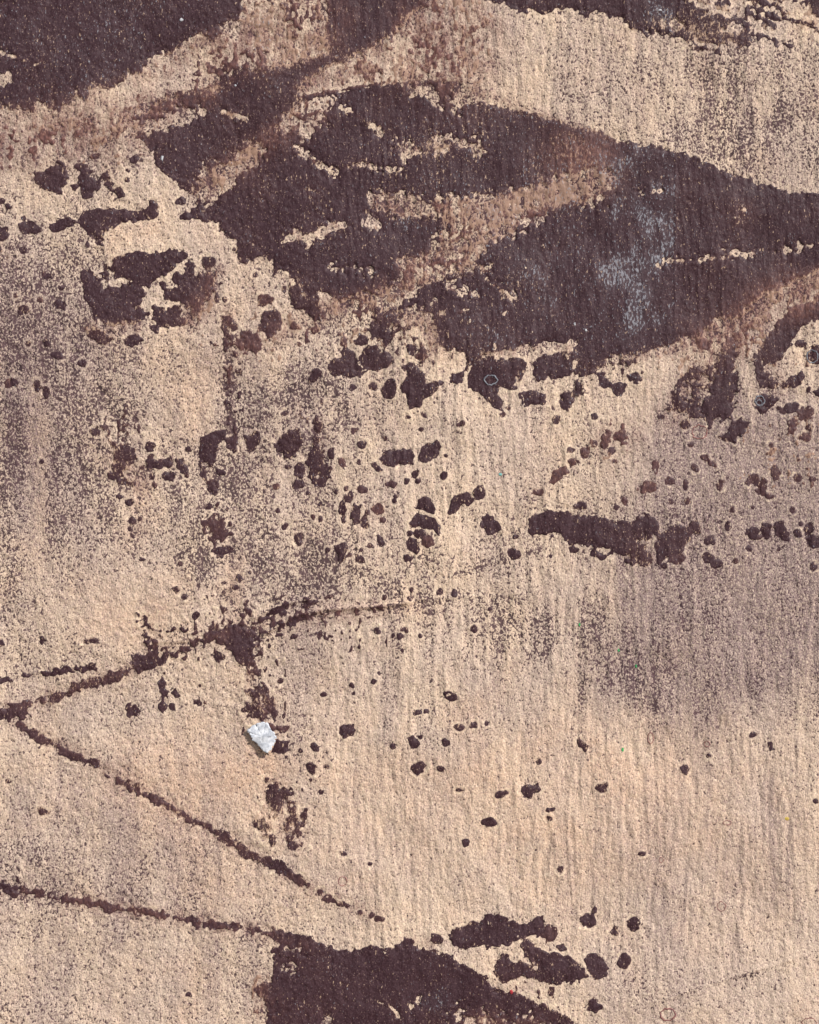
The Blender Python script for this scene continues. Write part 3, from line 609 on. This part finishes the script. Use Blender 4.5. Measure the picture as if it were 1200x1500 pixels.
def paint_material():
    m, t, bs = newmat('dark_maroon_paint')
    w, br, bl, ed = attr(t, 'pigment')
    n1 = tex(t, 310, 2.2, .6, (1, 1, .5), 5.5)
    n2 = tex(t, 520, 1.5, .6, (1, 1, .8), 3.1)
    n3 = tex(t, 60, 3, .6, (1, 1, .6), 2.2)
    n5 = tex(t, 380, 3, .65, (1, 1, .5), 8.8)
    col = mx(t, rng_(t, n3, .35, .65), DARK, (.056, .026, .033))
    col = mx(t, rng_(t, n2, .45, .70, 0, .6), col, (.100, .055, .066))
    col = mx(t, rng_(t, n2, .45, .28, 0, .6), col, (.024, .011, .015))
    bf = ma(t, 'MULTIPLY', br, rng_(t, n1, .34, .62, .3, 1.0))
    col = mx(t, bf, col, (.20, .092, .078))
    g = cover(t, n1, w, .03)
    g = ma(t, 'MAXIMUM', g, ma(t, 'MULTIPLY', cover(t, n2, ma(t, 'ADD', w, -.02), .03), .6))
    col = mx(t, ma(t, 'MULTIPLY', g, .85), col, mx(t, rng_(t, br, .15, .7), (.55, .38, .27), (.42, .265, .19)))
    bg_ = cover(t, n5, ma(t, 'MULTIPLY', ma(t, 'POWER', bl, .6), .50), .035)
    bg2 = rng_(t, bl, 0, .7, 0, .36, False)
    col = mx(t, bg2, col, (.115, .095, .112))
    col = mx(t, ma(t, 'MULTIPLY', bg_, .75), col, (.33, .33, .37))
    t.links.new(col, bs.inputs['Base Color'])
    bs.inputs['Roughness'].default_value = .5
    bs.inputs['Specular IOR Level'].default_value = .25
    h = ma(t, 'ADD', n5, ma(t, 'MULTIPLY', n1, .6))
    bp = nd(t, 'ShaderNodeBump'); bp.inputs['Strength'].default_value = .5; bp.inputs['Distance'].default_value = .0018
    t.links.new(h, bp.inputs['Height']); t.links.new(bp.outputs[0], bs.inputs['Normal'])
    return m

def plain(name, col, col2, rough=.6, scale=200, bump=.001):
    m, t, bs = newmat(name)
    n = tex(t, scale, 3)
    t.links.new(mx(t, rng_(t, n, .38, .62), col, col2), bs.inputs['Base Color'])
    bs.inputs['Roughness'].default_value = rough
    bp = nd(t, 'ShaderNodeBump'); bp.inputs['Strength'].default_value = .5; bp.inputs['Distance'].default_value = bump
    t.links.new(n, bp.inputs['Height']); t.links.new(bp.outputs[0], bs.inputs['Normal'])
    return m

M_PL, M_PA = plaster_material(), paint_material()

# ------------------------------------------------------------------ meshes
WX = (GX - 600) / 1000; WZ = (1500 - GY) / 1000 + .75
def mesh(name, co, quads, pig, mat, parent):
    me = bpy.data.meshes.new(name)
    nq = len(quads)
    me.vertices.add(len(co)); me.vertices.foreach_set('co', co.astype(np.float32).ravel())
    me.loops.add(nq * 4); me.loops.foreach_set('vertex_index', quads.astype(np.int32).ravel())
    me.polygons.add(nq); me.polygons.foreach_set('loop_start', np.arange(0, nq * 4, 4, dtype=np.int32))
    me.update(calc_edges=True)
    me.polygons.foreach_set('use_smooth', np.ones(nq, bool))
    a = me.color_attributes.new('pigment', 'FLOAT_COLOR', 'POINT')
    a.data.foreach_set('color', pig.astype(np.float32).ravel())
    me.materials.append(mat)
    me.update()
    return link(bpy.data.objects.new(name, me), parent)

wall = bpy.data.objects.new('plastered_wall', None)
link(wall); wall.location = (0, 0, 0)
wall['label'] = 'weathered beige plaster wall with dark maroon paint peeling and spattered over it'
wall['category'] = 'wall'
wall['kind'] = 'thing'

idx = np.arange(NY * NX).reshape(NY, NX)
Q = np.stack([idx[1:, :-1], idx[1:, 1:], idx[:-1, 1:], idx[:-1, :-1]], -1).reshape(-1, 4)   # faces the camera (-Y)
co = np.stack([WX, -rel, WZ], -1).reshape(-1, 3)
pig = np.stack([S, B, MAUVE, PEACH], -1).reshape(-1, 4)
# the wall beyond the traced field: coarse plaster round it, with thickness
xs = np.array([-3.0, WX[0, 0], WX[0, -1], 3.0]); zs = np.array([3.2, WZ[0, 0], WZ[-1, 0], 0.0])
base = len(co)
ring = np.array([(x, 0, z) for z in zs for x in xs] + [(x, .28, z) for z in (3.2, 0.0) for x in (-3.0, 3.0)])
rq = []
for r in range(3):
    for c in range(3):
        if r == 1 and c == 1: continue
        rq.append([(r + 1) * 4 + c, (r + 1) * 4 + c + 1, r * 4 + c + 1, r * 4 + c])
rq += [[0, 3, 17, 16], [12, 0, 16, 18], [3, 15, 19, 17], [15, 12, 18, 19], [16, 17, 19, 18]]
co = np.concatenate([co, ring]); pig = np.concatenate([pig, np.tile([[.14, 0, 0, 0]], (len(ring), 1))])
Qall = np.concatenate([Q, np.array(rq) + base])
pl = mesh('plaster_coat', co, Qall, pig, M_PL, wall)

Fq = F.ravel()[Q]; keep = Fq.max(1) > 0
Qk = Q[keep]; best = np.take_along_axis(Qk, Fq[keep].argmax(1)[:, None], 1)[:, 0]
ids = ID.ravel()[best]
fco = np.stack([WX, -(rel + film), WZ], -1).reshape(-1, 3)
fpig = np.stack([WEAR, FB, BLOOM, np.clip(F / 10, 0, 1)], -1).reshape(-1, 4)
order = np.argsort(ids, kind='stable'); ids = ids[order]; Qk = Qk[order]
u, st = np.unique(ids, return_index=True); st = list(st) + [len(ids)]
for n, k in enumerate(u):
    q = Qk[st[n]:st[n + 1]]
    if k < 0 or len(q) < 2: continue
    vs, inv = np.unique(q, return_inverse=True)
    kind, pts, w, rough, brown, nm, lb = SH[k]
    o = mesh(nm, fco[vs], inv.reshape(-1, 4), fpig[vs], M_PA, wall)
    if kind == 'Z': o['kind'] = 'stuff'
    if lb: o['label'] = lb
    elif brown >= .35: o['label'] = 'faded reddish brown ' + nm.replace('paint_', '') + ' of paint'
    elif kind == 'L' and w >= 1.8: o['label'] = 'dark broken line of paint'

# surface height at a point, for things stuck on the wall
def height(x, y):
    j = int(round((x - X0) / PITCH)); i = int(round((y - Y0) / PITCH))
    return float(rel[i, j] + max(0, film[i, j]))

# ------------------------------------------------------------------ rings left by dried drops
def ring_part(cx, cy, rx, ry, r, mat, parent, name='paint_ring', label=None, gap=0.0, seed=0):
    rr = np.random.default_rng(seed); n = 30; k = 6
    vs, qs = [], []
    jit = [1 + .06 * rr.normal() for _ in range(n)]
    for i in range(n):
        a = 2 * math.pi * i / n
        x, y = cx + rx * jit[i] * math.cos(a), cy + ry * jit[i] * math.sin(a)
        h = height(x, y); tk = r * (.6 + .5 * abs(math.sin(a * 1.5 + seed)))
        for j in range(k):
            b = 2 * math.pi * j / k
            X, Z = px(x + tk * math.cos(b) * math.cos(a), y + tk * math.cos(b) * math.sin(a))
            vs.append((X, -(h + .0003 + tk * .0005 * math.sin(b)), Z))
    for i in range(n):
        for j in range(k):
            qs.append([i * k + j, i * k + (j + 1) % k, ((i + 1) % n) * k + (j + 1) % k, ((i + 1) % n) * k + j])
    me = bpy.data.meshes.new(name); me.from_pydata(vs, [], qs); me.materials.append(mat)
    me.polygons.foreach_set('use_smooth', [True] * len(qs))
    o = link(bpy.data.objects.new(name, me), parent)
    if label: o['label'] = label

M_GREY = plain('grey_dried_drop', (.26, .27, .31), (.16, .16, .19))
M_PINK = plain('pink_dried_drop', (.34, .15, .13), (.22, .09, .09))
for a in ((719,557,9,7,1.1),(1113,587,7,7,.9),(1190,522,8,9,.9),(1112,590,4,4,.6)): ring_part(*a, M_GREY, wall, label='pale grey ring left by a drop', seed=int(a[0]))
for a in ((953,1081,4,8,.7),(1036,1090,4,4,.6),(502,1291,6,7,.6),(978,1485,11,9,1.2),(1057,1328,6,7,.6),(1025,633,11,10,.9),(1065,1205,6,3,.6),(1185,1497,10,7,.6),(969,1260,3,4,.5)):
    ring_part(*a, M_PINK, wall, label='reddish ring left by a drop', seed=int(a[0]))

# ------------------------------------------------------------------ coloured flecks
def fleck(x, y, rx, ry, mat, label, seed=1):
    rr = np.random.default_rng(seed); n = 9
    h = height(x, y)
    X, Z = px(x, y); vs = [(X, -(h + .0011), Z)]; fs = []
    for ringk, (s, d) in enumerate(((.6, .0009), (1, -.0006))):
        for i in range(n):
            a = 2 * math.pi * i / n; q = s * (1 + .25 * rr.normal() * (ringk))
            X, Z = px(x + rx * q * math.cos(a), y + ry * q * math.sin(a)); vs.append((X, -(h + d), Z))
    for i in range(n):
        j = (i + 1) % n
        fs.append([0, 1 + j, 1 + i]); fs.append([1 + i, 1 + j, 1 + n + j, 1 + n + i])
    me = bpy.data.meshes.new('paint_fleck'); me.from_pydata(vs, [], fs); me.materials.append(mat)
    me.validate(); o = link(bpy.data.objects.new('paint_fleck', me), wall); o['label'] = label
M_GR = plain('green_fleck', (.06, .42, .12), (.05, .30, .10)); M_CY = plain('teal_fleck', (.12, .42, .42), (.2, .45, .42))
M_YE = plain('yellow_fleck', (.62, .45, .06), (.5, .36, .08)); M_RE = plain('red_fleck', (.45, .03, .04), (.3, .02, .03)); M_WH = plain('white_fleck', (.6, .6, .62), (.40, .41, .45))
for i, (x, y) in enumerate(((912,1098),(849,915),(932,976),(906,953))): fleck(x, y, 2.4 - .4 * (i > 0), 4.2 - 1.2 * (i > 0), M_GR, 'tiny green fleck of paint', i)
fleck(733,695,3.5,2.5,M_CY,'tiny teal fleck of paint'); fleck(1152,1199,4,3,M_YE,'tiny yellow fleck of paint'); fleck(749,1453,2.8,3.4,M_RE,'tiny red fleck of paint')
for i, (x, y, a, b) in enumerate(((238,232,2.2,4.5),(266,29,4,3.5),(842,475,1.6,3),(858,484,1.6,2.4),(345,125,2,2.4),(967,15,3,2))): fleck(x, y, a, b, M_WH, 'small whitish fleck', i + 9)

# ------------------------------------------------------------------ the white flake of old paint stuck on the wall
def flake():
    out = [(361,1071),(366,1066),(372,1062),(377,1059),(387,1057),(394,1060),(396,1068),(402,1073),(406,1078),(403,1087),(398,1096),(393,1103),(386,1100),(382,1094),(374,1086),(368,1080),(365,1075)]
    cx, cy = 385, 1079
    rr = np.random.default_rng(3)
    rings = 9; n = len(out) * 4
    oo = []
    for i in range(len(out)):
        a, b = np.array(out[i]), np.array(out[(i + 1) % len(out)])
        for s in range(4):
            p = a + (b - a) * s / 4
            p = p + rr.normal(size=2) * (1.0 if s else .5)
            oo.append(p)
    oo = np.array(oo, float)
    h0 = height(cx, cy) + .001
    FOLD = [(math.cos(q), math.sin(q), c, a) for q, c, a in ((.4,.3,-.0028),(1.9,-.45,.0026),(.7,.05,.0024),(2.6,.25,-.0014),(1.2,.55,.0018),(.9,-.35,.0013),(2.2,-.1,-.0011),(0.1,-.5,.0016),(2.95,.6,.0014))]
    def lift(x, y):
        # crumpled sheet: broad curl away from the wall towards the lower left, with folds
        u = (x - cx) / 22; v = (y - cy) / 22
        z = .0024 + .0016 * (-u * .5 + v * .8) - .0040 * abs(.32 * u + v + .12)
        for nx_, ny_, c_, a_ in FOLD: z += a_ * abs(nx_ * u + ny_ * v - c_)
        return max(z, .0006)
    vs, fs = [], []
    c0 = px(cx, cy); vs.append((c0[0], -(h0 + lift(cx, cy)), c0[1]))
    for k in range(1, rings + 1):
        for i in range(n):
            p = np.array([cx, cy]) + (oo[i] - (cx, cy)) * k / rings
            z = lift(*p) + rr.normal() * .00006
            X, Z = px(*p); vs.append((X, -(h0 + z), Z))
    for i in range(n):
        j = (i + 1) % n; fs.append([0, 1 + j, 1 + i])
        for k in range(rings - 1):
            a = 1 + k * n; b = a + n
            fs.append([a + i, a + j, b + j, b + i])
    org = (c0[0], 0.0, c0[1])
    me = bpy.data.meshes.new('paint_flake'); me.from_pydata([(v[0] - org[0], v[1], v[2] - org[2]) for v in vs], [], fs)
    me.validate()
    me.materials.append(plain('white_flake', (.78, .80, .84), (.50, .53, .59), .5, 150, .003))
    me.polygons.foreach_set('use_smooth', [True] * len(me.polygons))
    o = link(bpy.data.objects.new('paint_flake', me)); o.location = org
    sm = o.modifiers.new('solid', 'SOLIDIFY'); sm.thickness = .0008; sm.offset = 0
    o['label'] = 'crumpled white flake stuck over the dark broken line'
    o['category'] = 'flake'
flake()

# ------------------------------------------------------------------ ground the wall stands on (below the picture)
me = bpy.data.meshes.new('ground')
me.from_pydata([(-40, -40, 0), (40, -40, 0), (40, 40, 0), (-40, 40, 0)], [], [[0, 1, 2, 3]])
me.materials.append(plain('dusty_ground', (.24, .19, .15), (.17, .14, .11), .9, 12, .01))
g = link(bpy.data.objects.new('ground', me)); g['kind'] = 'structure'
